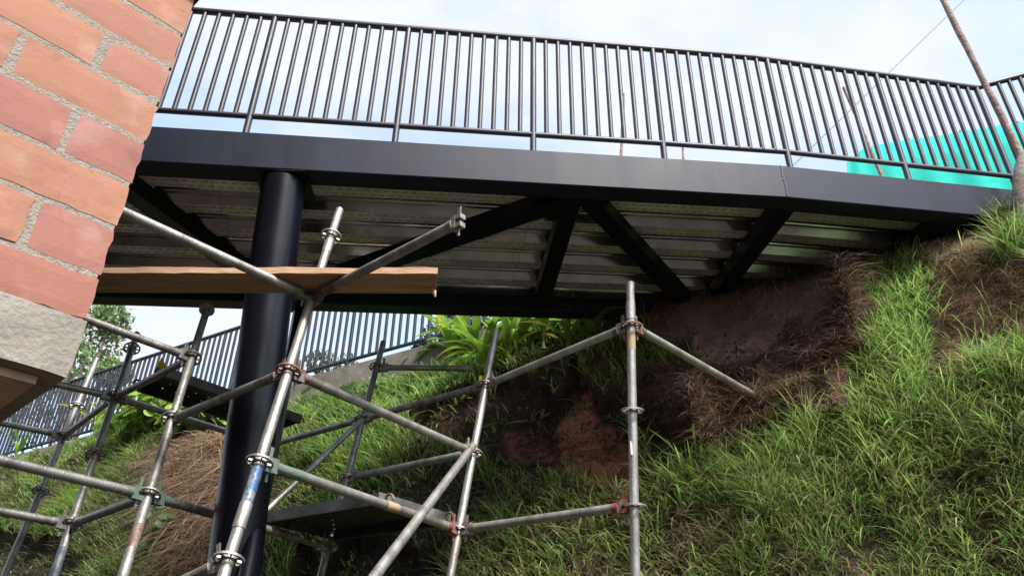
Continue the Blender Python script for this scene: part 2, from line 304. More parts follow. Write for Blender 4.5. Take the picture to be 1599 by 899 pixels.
def grass_field(name, n, s0, s1, label, Ls, Ws):
    S, T = scatter(n, s0, s1); m = masks(S, T); pn = fbm(S * 1.6, T * 1.9, 40); cl = fbm(S * 6, T * 7, 44); r = rng.random(n)
    lush = m['lush4'] | m['lush1'] | m['lush2'] | m['lush3']; hol = m['hollow'] | m['hollow2'] | m['hollow3'] | m['hollow4']
    keep = np.where(lush, r < .92, r < np.clip(.62 + .28 * pn + .5 * cl, .20, 1)); keep &= ~(bare(m) & ~m['lush4'] & (r > np.where(m['brown'], .07, .03))); keep &= ~((S < -3.3) & (teff(S, T) > np.where(S < -7.2, 5.9, 5.72) + .06 * pn)); keep &= ~((S < -3.3) & (teff(S, T) > 5.5) & (r > .7)); keep &= ~(m['clods'] & (r > .16)); keep &= ~(hol & (r > .16)); keep &= ~(m['hay'] & (r > .06))
    S, T, pn, cl, lush, hol = S[keep], T[keep], pn[keep], cl[keep], lush[keep], hol[keep]; cm = (m['clods'] | m['hollow'])[keep]; n = len(S); a = rng.random((n, 1)); b = rng.random((n, 1))
    c = GA * a + GB * (1 - a); c = np.where(b > .80, GC, c); c = np.where((b < .07), GE, c)
    dry = (b < .22 - .18 * pn[:, None]) & ~lush[:, None]; c = np.where(dry, GD * (.5 + .7 * a), c); c = np.where(cm[:, None] & (a > .45), BR * (.5 + b), c)
    c = c * (.65 + .6 * rng.random((n, 1))) * (1 + .25 * np.clip(pn, -1, 1)[:, None])
    L = (Ls[0] + (Ls[1] - Ls[0]) * rng.random(n) ** 1.3) * np.where(masks(S, T)['lush2'], .62, 1) * np.where((S < -2.2) & (teff(S, T) > 5.4), .5, 1) * np.where(lush, 1.15, .80) * np.where(hol | cm, .6, 1) * (1 + .35 * np.clip(cl, -1, 1.5))
    return blades(name, S, T, L, rng.uniform(Ws[0], Ws[1], n), c, .85, label)
grass_field('bank_grass', 165000, -1.6, 4.6, 'long green grass covering the steep bank on the right, below the footbridge', (.08, .32), (.0034, .0082))
grass_field('bank_grass', 110000, -13.5, -1.6, 'green grass on the bank behind the scaffold, left and centre, below the ramp', (.12, .36), (.007, .014))
# straw, dead roots
def straw(name, key, n, label, Ls, W_, base, droop=1.6, outw=1.0, s=None):
    P = PATCH[key]; s0, s1 = P[:, 0].min() - .1, P[:, 0].max() + .1; t0, t1 = P[:, 1].min() - .05, P[:, 1].max() + .05
    S = rng.uniform(s0, s1, n); T = rng.uniform(t0, t1, n); m = masks(S, T)[key] & (fbm(S * 5, T * 6, 60) > (-.5 if key != 'clods' else -.35)); S, T = S[m], T[m]; n = len(S)
    c = np.array(base) * rng.uniform(.3, 1.6, (n, 1)) * np.array([1, 1, 1]); 
    return blades(name, S, T, rng.uniform(*Ls, n), np.full(n, W_), c, droop, label, seg=5, outw=outw, lean=1.3, cat='dry grass')
straw('dry_grass', 'hay', 15000, 'brown dead grass hanging in a thick mat left of the black column', (.12, .40), .0065, (.44, .315, .22), 2.3, 1.0)
straw('dry_stalks', 'lush1', 5000, 'fine pale dead stalks scattered through the long green grass', (.08, .30), .0035, (.40, .32, .19), 1.3, .5)
straw('dry_stalks', 'low', 8000, 'fine pale dead stalks in the thin grass at the bottom right', (.08, .26), .004, (.36, .27, .17), 1.5, .5)
straw('dry_roots', 'clods', 30000, 'brown dead roots and straw on the earth clods under the footbridge', (.06, .22), .004, (.26, .175, .125), 1.9)
straw('dry_roots', 'brown', 12000, 'thin brown straw lying on the bare soil at the top right', (.04, .14), .0035, (.22, .135, .09), 2.0)
straw('dry_roots', 'hollow', 5000, 'dark dead roots hanging in the earth hollow behind the scaffold', (.06, .22), .004, (.085, .05, .035), 2.0, .8)
def weeds(n, label):
    S, T = scatter(n, -12, 4.4, 4.0, 5.7); m = masks(S, T); k_ = ~(bare(m) | m['hay'] | m['clods']) & (fbm(S * 2.5, T * 3, 77) > .1); S, T = S[k_], T[k_]
    S = np.repeat(S, 5) + rng.normal(0, .02, len(S) * 5); T = np.repeat(T, 5) + rng.normal(0, .015, len(T) * 5); n = len(S)
    c = np.array([.20, .30, .09]) * rng.uniform(.5, 1.5, (n, 1)) * np.where(rng.random((n, 1)) < .15, np.array([[1.6, 1.0, .8]]), 1)
    return blades('weeds', S, T, rng.uniform(.07, .17, n), rng.uniform(.016, .032, n), c, 1.0, label, seg=4, lean=1.4, cat='weeds')
weeds(1100, 'low broad leaved weeds mixed into the grass all over the bank')
def crumbs(name, keys, n, label, cols):
    ic = [(0, 0, 1), (.9, 0, .1), (0, .9, -.1), (-.9, 0, .1), (0, -.9, 0), (0, 0, -1)]; fc = np.array([(0, 1, 2), (0, 2, 3), (0, 3, 4), (0, 4, 1), (5, 2, 1), (5, 3, 2), (5, 4, 3), (5, 1, 4)])
    V = []; Fq = []; C = []
    for key in keys:
        P = PATCH[key]; S = rng.uniform(P[:, 0].min(), P[:, 0].max(), n); T = rng.uniform(P[:, 1].min(), P[:, 1].max(), n); k_ = masks(S, T)[key]; Pp, _ = surf(S[k_], T[k_])
        for p in Pp:
            r = .006 + .022 * rng.random() ** 3; b = len(V) * 6; V.append(p + np.array(ic) * rng.uniform(.5, 1.3, (6, 3)) * r); Fq.append(fc + b); C += [tuple(np.array(cols) * rng.uniform(.4, 1.5)) + (1,)] * 6
    o = link(bpy.data.objects.new(name, np_mesh(name, np.concatenate(V), np.concatenate(Fq), M['soil'], np.array(C), False))); tag(o, label, 'soil crumbs', kind='stuff')
crumbs('soil_crumbs', ['wall', 'tan', 'brown', 'red', 'redb', 'hollow', 'clods'], 420, 'small crumbs of earth and stones lying on the bare soil of the bank', (.20, .125, .09))
# loose clods of earth
def rock(c, r, seed, mat_, name='earth_clod'):
    import bmesh
    bm = bmesh.new(); bmesh.ops.create_icosphere(bm, subdivisions=3, radius=1)
    for v in bm.verts:
        n_ = noise.fractal(v.co * 1.5 + Vector((seed * 3.1, 0, 0)), .9, 2, 4); v.co *= 1 + .38 * n_
        v.co.x *= r[0]; v.co.y *= r[1]; v.co.z *= r[2]
    me = bpy.data.meshes.new(name); bm.to_mesh(me); bm.free(); me.materials.append(mat_)
    for p in me.polygons: p.use_smooth = True
    return inst(name, me, Matrix.Translation(c))
M['clod'] = mat('clod_soil', (.105, .065, .048), .95, col2=(.04, .027, .022), scale=12, bump=2, bscale=45, spec=.1)
CL = [((1225, 545), .16, 'large dark brown clod at the edge of the soil wall'), ((1290, 600), .13, 'dark clod above the long grass, right of the brace end'), ((1100, 590), .13, 'clod just behind the end of the sloping ledger'),
      ((1050, 640), .12, 'clod beside the right standard, topped with straw'), ((1180, 625), .12, 'clod at the foot of the sloping ledger'), ((1330, 520), .11, 'clod under the green tuft by the soil wall'), ((1500, 430), .12, 'clod on the bare soil near the bridge end')]
for i, ((u, v), r, lb) in enumerate(CL):
    tag(rock(gp(u, v) + Vector((.05, .07, -.03)), (r * .8, r * .8, r * .6), i, M['clod']), 'brown ' + lb, 'clod', 'loose earth clods on the bank')
# ------------------------------------------------------------------ ramp above the bank, with its railing
TR = 5.95
RCD = Vector((CD.x * math.cos(.05) - CD.y * math.sin(.05), CD.x * math.sin(.05) + CD.y * math.cos(.05), 0)); RND = Vector((-RCD.y, RCD.x, 0))
def rp_(s, dt, z): return RCD * s + RND * (TR + dt) + Vector((0, 0, z))
def ramp_z(s): return 3.45 + 0.02 * (s + 6)
S0, S1 = -17.5, -2.2
k = MB(); n = 30
vs = []; fs = []
for i in range(n + 1):
    s = S0 + (S1 - S0) * i / n; z = ramp_z(s)
    vs += [rp_(s, -.10, z - .70), rp_(s, -.10, z), rp_(s, .06, z), rp_(s, .06, z - .10), rp_(s, 1.5, z - .08), rp_(s, 1.5, z - .70)]
for i in range(n):
    for j in range(6):
        a = i * 6 + j; b = i * 6 + (j + 1) % 6; fs.append((a, a + 6, b + 6, b))
fs += [tuple(range(6)), tuple(range(n * 6, n * 6 + 6))[::-1]]
k.add(vs, fs); o = k.build('ramp_kerb', M['kerb'], origin=rp_(-6, 0, 3.8)); tag(o, kind='structure')
rr = empty('ramp_railing', rp_(-6, 0, ramp_z(-6))); tag(rr, 'long dark railing along the ramp up the bank behind the scaffold', 'railing')
tp = [rp_(S0 + (S1 - S0) * i / 12, 0, ramp_z(S0 + (S1 - S0) * i / 12) + 1.10) for i in range(13)]
MB().tube(tp, .026, 8).build('top_rail', M['farrail'], rr)
MB().tube([p - Vector((0, 0, .97)) for p in tp], .022, 8).build('bottom_rail', M['farrail'], rr)
bal2 = MB().tube([(0, 0, .13), (0, 0, 1.10)], .019, 8).mesh('ramp_baluster', M['farrail']); post2 = MB().tube([(0, 0, 0), (0, 0, 1.11)], .023, 8).mesh('ramp_post', M['farrail'])
i = 0; s = S1
while s > S0:
    M_ = Matrix.Translation(rp_(s, 0, ramp_z(s))); inst('post' if i % 11 == 0 else 'baluster', post2 if i % 11 == 0 else bal2, M_, rr); s -= .105; i += 1
# ------------------------------------------------------------------ footbridge
B0 = Vector((-1.77, 3.72, 3.30)); D1 = Vector((3.79, .50, .21)) / 3.79; XK = 1.90; BK = B0 + D1 * (XK + 1.77); D2 = Vector((1.1, .225, .075)) / 1.1
def gl(x): return B0 + D1 * (x + 1.77) if x < XK else BK + D2 * (x - XK)       # line of the railing on top of the near girder
XL, XR = -4.2, 4.0
bridge = empty('footbridge', gl(-1.77) - Vector((0, 0, .35))); tag(bridge, 'black steel footbridge with corrugated metal deck and baluster railing crossing to the bank', 'footbridge')
ACR = Vector((-.131, .991, 0)).normalized()
def girder(name, x0, x1, off, wdt, h, par, seam=True):
    m = MB(); a = gl(x0); b = gl(x1); up = Vector((0, 0, 1)); ch = .006
    prof = [(-wdt / 2 + ch, 0), (wdt / 2 - ch, 0), (wdt / 2, -ch), (wdt / 2, -h + ch), (wdt / 2 - ch, -h), (-wdt / 2 + ch, -h), (-wdt / 2, -h + ch), (-wdt / 2, -ch)]
    vs = [p + ACR * (off + o_) + up * (z if z < -h / 2 else z + GTOP) for p in (a, b) for o_, z in prof]; n = len(prof)
    m.add(vs, [(i, i + n, (i + 1) % n + n, (i + 1) % n) for i in range(n)] + [tuple(range(n))[::-1], tuple(range(n, 2 * n))][::1])
    return m.build(name, M['girder'], par)
GW, GH, WID, GTOP = .15, .35, 1.78, -.065
for off, lab in ((.0, 1), (WID, 0)):
    girder('girder', XL, XK, off, GW, GH, bridge); girder('girder', XK, XR, off, GW, GH, bridge)
# weld seam on the near face at the joint, and an end tab
p = gl(XK) - ACR * (GW / 2); w = MB()
for i in range(16):
    c = p + Vector((random.uniform(-.004, .004), -.001, -.075 - i * .0175)); w.box(c, (.010, .008, .013), rot=Matrix.Rotation(random.uniform(-.3, .3), 3, 'Y'))
w.build('weld_seam', M['black'], bridge)
p = gl(3.92) - ACR * (GW / 2 + .006); MB().box(p + Vector((0, 0, -.2)), (.012, .02, .14), rot=Matrix.Rotation(-.35, 3, 'Y')).build('end_tab', M['black'], bridge)
# diagonals under the deck
def soffit(u, v, dz=.29):
    x = -1
    for _ in range(30): P = atZ(u, v, gl(x).z - dz); x = P.x
    return P
def beam(a, b, w_, h_, name, par, mt='black'):
    d = (b - a).normalized(); M_ = frame(a, d, Vector((0, 0, 1))); L = (b - a).length
    return MB().box((0, 0, L / 2), (h_, w_, L), M=M_).build(name, M[mt], par)
def ontrack(P, off):    # point at the offset across, same height rule
    x = P.x
    return gl(x) + ACR * off + Vector((0, 0, -.27))
BRC = [((196, 292), (400, 440)), ((868, 316), (540, 430)), ((889, 322), (850, 455)), ((928, 320), (1052, 452)), ((1222, 326), (1135, 440))]
for (a, b) in BRC:
    A = soffit(*a); B = soffit(*b); d = (B - A); t0 = ((GW / 2 - .01) - (A - gl(A.x)).dot(ACR)) / d.dot(ACR) ; A2 = A + d * t0
    t1 = ((WID - GW / 2 + .01) - (A - gl(A.x)).dot(ACR)) / d.dot(ACR); B2 = A + d * t1
    A2.z = gl(A2.x).z - .27; B2.z = gl(B2.x).z - .27; beam(A2, B2, .13, .12, 'diagonal_brace', bridge)
for x in (-1.50, 3.3):
    beam(gl(x) + ACR * (GW / 2) + Vector((0, 0, -.275)), gl(x - .235) + ACR * (WID - GW / 2) + Vector((0, 0, -.275)), .12, .11, 'cross_beam', bridge)
# corrugated deck: four sheets side by side along the span
DROT = Matrix((D1, ACR, D1.cross(ACR))).transposed()
M['emboss'] = mat('embossing_shadow_side', (.38, .36, .32), .6, .3)
def deck(x0, x1):
    L = MB(); Fm = MB(); w0 = GW / 2 + .002; w1 = WID - GW / 2 - .002; pitch = .293; o0 = w0 + .02; uv = []
    prof = [(w0, 0)]; o_ = o0; zt = .06
    low = []
    while o_ < w1 - .05:
        prof += [(o_, zt), (o_ + .035, zt), (o_ + .042, zt - .010), (o_ + .052, zt - .010), (o_ + .059, zt), (o_ + .085, zt), (o_ + .092, zt - .010), (o_ + .102, zt - .010), (o_ + .109, zt), (o_ + .13, zt)]
        low.append((o_ + .165, min(o_ + .268, w1))); prof += [(o_ + .165, 0), (min(o_ + .268, w1), 0)]; o_ += pitch
    prof = [(a, b) for a, b in prof if a <= w1 + 1e-6]; a = gl(x0); b = gl(x1); dz = -.21
    def pt(base, q): return base + ACR * q[0] + Vector((0, 0, dz + q[1]))
    prof[0] = (w0, zt)
    for i in range(len(prof) - 1):
        q0, q1 = prof[i], prof[i + 1]
        isl = q0[1] == 0 and q1[1] == 0
        (Fm if isl else L).add([pt(a, q0), pt(b, q0), pt(b, q1), pt(a, q1)], [(0, 3, 2, 1)])
    ob = L.build('deck_sheet', M['sheet'], bridge)
    of = Fm.build('ribbed_flange', M['flange'], ob, origin=WM[bridge.name].translation); emb = MB(); nn = int((b - a).length / .062)
    for q0, q1 in low:
        if q1 - q0 < .09: continue
        for row in range(2):
            qq = q0 + (q1 - q0) * (row + .5) / 2
            for i_ in range(nn):
                c_ = pt(a.lerp(b, (i_ + .3 + .5 * (row % 2)) / nn), (qq, -.0025)); emb.box(c_, (.040, .0055, .005), rot=DROT)
    oe = emb.build('embossing', M['emboss'], ob, origin=WM[bridge.name].translation); oe['kind'] = 'stuff'
    me = of.data; u_ = me.uv_layers.new(name='UVMap')
    for pl in me.polygons:
        for li in pl.loop_indices:
            v = me.vertices[me.loops[li].vertex_index].co; u_.data[li].uv = (v.x, v.dot(ACR))
for x0, x1 in ((-4.2, -2.0), (-1.997, .20), (.203, 1.898), (1.902, 4.0)): deck(x0, x1)
m = MB(); a, b = gl(XL), gl(XR); kk = gl(XK)      # concrete topping on the sheet, closes the deck from above
vs = [q_ + ACR * o_ + Vector((0, 0, z)) for q_ in (a, kk, b) for o_, z in ((GW / 2 + .003, -.142), (WID - GW / 2 - .003, -.142), (WID - GW / 2 - .003, -.07), (GW / 2 + .003, -.07))]
m.add(vs, [(i + j * 4, (i + 1) % 4 + j * 4, (i + 1) % 4 + 4 + j * 4, i + 4 + j * 4) for j in (0, 1) for i in range(4)] + [(0, 3, 2, 1), (8, 9, 10, 11)])
m.build('deck_slab', M['conc'], bridge)
# railing: its rails are the part, posts and balusters its sub-parts
PX = [-3.69, -2.73, -1.77, -.81, .13, 1.07, 2.02, 3.0, 3.97]; UPV = Vector((0, 0, 1))
rm = MB(); TPt = [gl(x) + UPV * 1.10 for x in (XL, XK, 3.97)]; rm.tube(TPt, .025, 14); railing = rm.build('railing', M['rail'], bridge)
for x0, x1 in zip(PX[:-1], PX[1:]): MB().tube([gl(x0) + UPV * .135, gl(x1) + UPV * .135], .020, 12).build('bottom_rail', M['rail'], railing)
bal = MB().tube([(0, 0, .135), (0, 0, 1.09)], .0172, 12).mesh('baluster', M['rail']); pst = MB().tube([(0, 0, -.068), (0, 0, 1.095)], .0225, 14).mesh('post', M['rail'])
for i, x in enumerate(PX):
    inst('post', pst, Matrix.Translation(gl(x)), railing)
    if i < len(PX) - 1:
        for j in range(1, 10): inst('baluster', bal, Matrix.Translation(gl(x + (PX[i + 1] - x) * j / 10)), railing)
# the railing that turns off at the far right end
E0 = gl(3.97); E1 = E0 + Vector((.95, -.10, .26)); r2 = MB().tube([E0 + UPV * 1.10, E1 + UPV * 1.1], .025, 12).build('end_railing', M['rail'], bridge); MB().tube([E0 + UPV * .135, E1 + UPV * .135], .02, 12).build('bottom_rail', M['rail'], r2)
for j in range(1, 10): inst('baluster', bal, Matrix.Translation(E0.lerp(E1, j / 10)), r2)
inst('post', pst, Matrix.Translation(E1), r2)
# ------------------------------------------------------------------ column
ct = gl(-1.49) + Vector((0, .06, -GH)); cb = atY(364, 899, 4.08); cd = (cb - ct); c0 = ct + cd * ((-1.6 - ct.z) / cd.z)
col = empty('steel_column', c0); tag(col, 'thick round black steel column carrying the near girder of the footbridge', 'column')
cr = .137
MB().tube([c0, ct - Vector((0, 0, .012))], cr, 40).build('shaft', M['black'], col)
MB().box(ct - Vector((0, -.02, .006)), (.34, .30, .012)).build('cap_plate', M['black'], col)
MB().tube([c0 + Vector((0, 0, .0)), c0 + Vector((0, 0, .02))], .24, 24).build('base_plate', M['black'], col)
pt_ = gl(-1.45) + ACR * (WID - .10) + Vector((-.0, 0, -GH)); pt_ = atZ(470, 478, pt_.z + .01)
pb_ = atY(385, 899, 3.86); pb = pb_ + (pb_ - pt_) * ((pb_.z + 1.6) / (pt_.z - pb_.z)); strut = MB().tube([pb, pt_], .043, 20)
so_ = strut.build('rear_strut', M['black'], col); cpl = pb_.lerp(pt_, (atY(392, 812, 3.95).z - pb_.z) / (pt_.z - pb_.z)); dd = (pt_ - pb).normalized()
MB().tube([cpl - dd * .05, cpl + dd * .05], .049, 20).build('coupling', M['black'], so_)
# ------------------------------------------------------------------ scaffold
def lvl(k_): return .95 + .5 * k_
N = {'A': [(-1, (355, 875)), (0, (405, 718)), (1, (450, 585)), (2, (487, 465)), (3, (517, 367))], 'C': [(0, (715, 828)), (1, (742, 703)), (2, (757, 603))], 'B': [(0, (990, 790)), (1, (988, 637)), (2, (985, 510))],
     'E': [(0, (232, 772)), (1, (268, 657)), (2, (300, 557))], 'F': [(0, (112, 815)), (1, (150, 715)), (2, (175, 622)), (3, (209, 540))], 'G': [(2, (100, 680)), (3, (132, 605))], 'D': [(1, (545, 747)), (2, (560, 653)), (3, (591, 574))]}
STD = {}
for k_, L in N.items():      # one straight tube through the measured nodes
    pts = [(lvl(a), atZ(*b, lvl(a))) for a, b in L if not (k_ == 'A' and a == -1)]
    z = np.array([p[0] for p in pts]); X = np.array([tuple(p[1])[:2] for p in pts])
    A_ = np.stack([z, np.ones_like(z)], 1); c, *_ = np.linalg.lstsq(A_, X, rcond=None)
    STD[k_] = lambda zz, c=c: Vector((c[0, 0] * zz + c[1, 0], c[0, 1] * zz + c[1, 1], zz))
STD['H'] = lambda zz: Vector((-2.02, 6.10, zz))
scaf = empty('scaffold', (STD['A'](.0).x, STD['A'](0).y, -1.6)); tag(scaf, 'galvanised ring lock scaffold tower standing on the bank under the footbridge', 'scaffold')
def ros_mesh():
    m = MB(); n = 32; h = .0045
    def ring(r0, r1):
        vs = []; 
        for k in range(n):
            t = 2 * math.pi * k / n
            for r, z in ((r0, -h), (r1, -h), (r1, h), (r0, h)): vs.append((r * math.cos(t), r * math.sin(t), z))
        m.add(vs, [(4 * k + j, 4 * ((k + 1) % n) + j, 4 * ((k + 1) % n) + (j + 1) % 4, 4 * k + (j + 1) % 4) for k in range(n) for j in range(4)])
    ring(.0235, .034); ring(.052, .062)
    for k in range(8):
        R_ = Matrix.Rotation(2 * math.pi * k / 8 + .2, 3, 'Z'); m.box(R_ @ Vector((.043, 0, 0)), (.022, .012 if k % 2 else .007, 2 * h), rot=R_)
    return m
ROS = ros_mesh().mesh('rosette', M['galv']); ROSR = ros_mesh().mesh('rosette_rusty', M['rust'])
std_objs = {}
def standard(k_, ztop, levels, mt='galv', zb=None, spig=None, cap=None):
    f = STD[k_]; g0 = f(-.5); zb = ground_z(f(0).x, f(0).y) if zb is None else zb
    a, b = f(zb - .05), f(ztop); m = MB().tube([a, b], .0242, 20, inner=.86); ob = m.build('standard', M[mt], scaf); d = (b - a).normalized(); std_objs[k_] = ob
    for l in levels: inst('rosette', ROSR if (k_, l) in (('A', 1), ('B', 2), ('A', 2)) else ROS, frame(f(lvl(l)), d, (1, .3, 0)), ob)
    for s_ in (spig or []):
        MB().tube([f(s_ - .055), f(s_ + .055)], .0272, 20).build('spigot', M['galv'], ob)
    if cap: MB().tube([b, b + d * .012], .052, 20).build('head_plate', M['galv'], ob)
    MB().tube([a + d * .03, a + d * .04], .07, 16).build('base_plate', M['galv'], ob)
    return ob
sA = standard('A', 2.70, [-.86, 0, 1, 2, 3], spig=[2.36, .70]); sB = standard('B', 2.22, [0, 1, 2], spig=[2.04]); standard('C', 2.42, [0, 1, 2], 'galv')
STD['E2'] = STD['E']; standard('E', 2.42, [0, 1, 2], 'galvdark', cap=True); standard('F', 2.62, [-1, 0, 1, 2, 3], 'galvdark'); standard('G', 2.78, [1, 2, 2.6], 'galvdark'); standard('D', 2.72, [0, 1, 2, 3], 'galvdark'); standard('H', 2.3, [0, 1, 2], 'galvdark')
def band(k_, z0, z1, mt, ob): MB().tube([STD[k_](z0), STD[k_](z1)], .0248, 20, cap=False).build('paint_mark', M[mt], ob)
band('A', .74, .93, 'bluepaint', sA); band('A', 1.97, 2.02, 'redsteel', sA); band('E', .66, .78, 'rust', std_objs['E']); band('E', .40, .52, 'greensteel', std_objs['E']); M['bluedark'] = mat('faded_blue_paint', (.06, .10, .16), .6, .3, col2=(.2, .2, .19), scale=25, thr=(.4, .6)); band('F', .60, .80, 'bluedark', std_objs['F'])
M['sticker'] = mat('pale_sticker', (.62, .60, .55), .6, var=.3, scale=40)
pB = STD['B'](1.24); MB().box(pB + Vector((-.012, -.0225, 0)), (.012, .003, .075)).build('sticker', M['sticker'], sB)
M['ochre'] = mat('ochre_stain', (.40, .27, .10), .7, .2, col2=(.30, .29, .27), scale=40, thr=(.35, .55)); band('B', 1.80, 1.90, 'ochre', sB); band('A', 2.30, 2.40, 'ochre', sA)
def head_mesh(mt):      # wedge head: local +x points along the ledger away from the standard, z up
    m = MB(); m.box((.052, 0, .022), (.044, .034, .024)); m.box((.052, 0, -.022), (.044, .034, .024)); m.box((.078, 0, 0), (.028, .040, .066)); m.tube([(.088, 0, 0), (.125, 0, 0)], [.027, .0258], 14)
    m.add([(.046, -.003, .085), (.066, -.003, .082), (.058, -.003, -.075), (.048, -.003, -.075), (.046, .003, .085), (.066, .003, .082), (.058, .003, -.075), (.048, .003, -.075)], [(0, 1, 2, 3), (7, 6, 5, 4), (0, 4, 5, 1), (1, 5, 6, 2), (2, 6, 7, 3), (3, 7, 4, 0)])
    return m.mesh('wedge_head', M[mt])
HEAD = {k_: head_mesh(k_) for k_ in ('galv', 'galvdark', 'rust', 'redsteel', 'greensteel')}
def ledger(a, b, h0='galv', h1='galv', mt='galv', name='ledger', r=.0242):
    a = Vector(a); b = Vector(b); d = (b - a).normalized(); s = a + d * (.09 if h0 else 0); e = b - d * (.09 if h1 else 0)
    ob = MB().tube([s, e], r, 18, inner=.86).build(name, M[mt], scaf)
    for P, D, h in ((a, d, h0), (b, -d, h1)):
        if h:
            Mx = frame(P, Vector((0, 0, 1)) - D * D.z, D); inst('wedge_head', HEAD[h], Mx, ob)
    return ob
def n_(k_, l): return STD[k_](lvl(l))
def ext(a, uv, l, f=1.0): b = atZ(*uv, lvl(l)); return a + (b - a) * f
l0 = ledger(n_('A', 0), n_('C', 0), 'greensteel', 'redsteel'); d = (n_('C', 0) - n_('A', 0)).normalized(); MB().tube([n_('A', 0) + d * .125, n_('A', 0) + d * .27], .0248, 18, cap=False).build('paint_mark', M['greensteel'], l0)
MB().tube([n_('A', 0).lerp(n_('C', 0), .56), n_('A', 0).lerp(n_('C', 0), .62)], [.026, .027], 14).build('tape', M['beige'], l0)
l1 = ledger(n_('A', 1), n_('C', 1), 'rust', 'galv'); d = (n_('C', 1) - n_('A', 1)).normalized(); MB().tube([n_('A', 1) + d * .125, n_('A', 1) + d * .21], .0248, 18, cap=False).build('paint_mark', M['rust'], l1)
ledger(n_('A', 2), ext(n_('A', 2), (190, 330), 2, 1.35), 'greensteel', 'galv')
l2 = ledger(n_('A', 2), ext(n_('A', 2), (730, 340), 2, 1.0), 'rust', 'galv'); d = (ext(n_('A', 2), (730, 340), 2) - n_('A', 2)).normalized(); MB().tube([n_('A', 2) + d * .125, n_('A', 2) + d * .22], .0248, 18, cap=False).build('paint_mark', M['rust'], l2)
ledger(n_('A', 1), n_('E', 1), 'rust', 'galvdark', 'galvdark'); ledger(n_('E', 2), n_('F', 2), 'galvdark', 'galvdark', 'galvdark'); ledger(n_('E', 0), n_('F', 0), 'greensteel', 'galvdark', 'galvdark'); ledger(n_('F', 2), n_('G', 2), 'galvdark', 'galvdark', 'galvdark')
ledger(n_('E', 2), ext(n_('E', 2), (140, 500), 2, 2.2), 'galvdark', 'galv', 'galv'); ledger(n_('E', 0), ext(n_('E', 0), (0, 718), 0, 1.9), 'greensteel', 'galv', 'galv')
ledger(n_('E', 0), n_('D', 0), 'greensteel', 'galv', 'galvdark')
ledger(n_('F', 2), ext(n_('F', 2), (90, 600), 2, 3.6), 'galvdark', 'galv', 'galv'); ledger(n_('F', 0), ext(n_('F', 0), (0, 798), 0, 3.4), 'galvdark', 'galv', 'galv'); ledger(n_('G', 2), ext(n_('G', 2), (0, 660), 2, 2.6), 'galvdark', 'galv', 'galv')
ledger(n_('F', 2), n_('H', 2), 'galvdark', 'galv', 'galv'); ledger(n_('D', 2), n_('H', 2), 'galvdark', 'galv', 'galvdark')
ledger(n_('D', 2), n_('C', 2), 'galvdark', 'rust', 'galvdark'); ledger(n_('D', 1), n_('C', 1), 'galvdark', 'galv', 'galvdark'); ledger(n_('C', 2), n_('B', 2), 'galvdark', 'rust', 'galv'); ledger(n_('C', 0), n_('B', 0), 'galv', 'redsteel')
ledger(n_('B', 2), ext(n_('B', 2), (1160, 607), 2, 1.12), 'rust', None); ledger(n_('D', 3), atZ(736, 575, lvl(3)) + Vector((.0, .0, 0)), 'galvdark', None, 'galvdark')
ledger(n_('D', 2), atZ(400, 812, 1.05), None, None, 'galv', 'cross_brace', .021)
c1 = n_('C', 1) + Vector((.0, -.07, .02)); cb2 = RC @ (np.array([(585 - CX) / F, (899 - CY) / F, 1]) * 3.05); cb2 = Vector(cb2); e = c1 + (cb2 - c1) * 1.55
ledger(c1, e, None, None, 'galv', 'cross_brace'); ledger(n_('A', -.86), atZ(255, 922, .42), 'galv', None, 'galvdark')
M_y = MB().box(n_('C', 2) + Vector((-.035, -.03, .035)), (.022, .02, .035)); M_y.build('yellow_clip', M['yellow'], std_objs['C'])
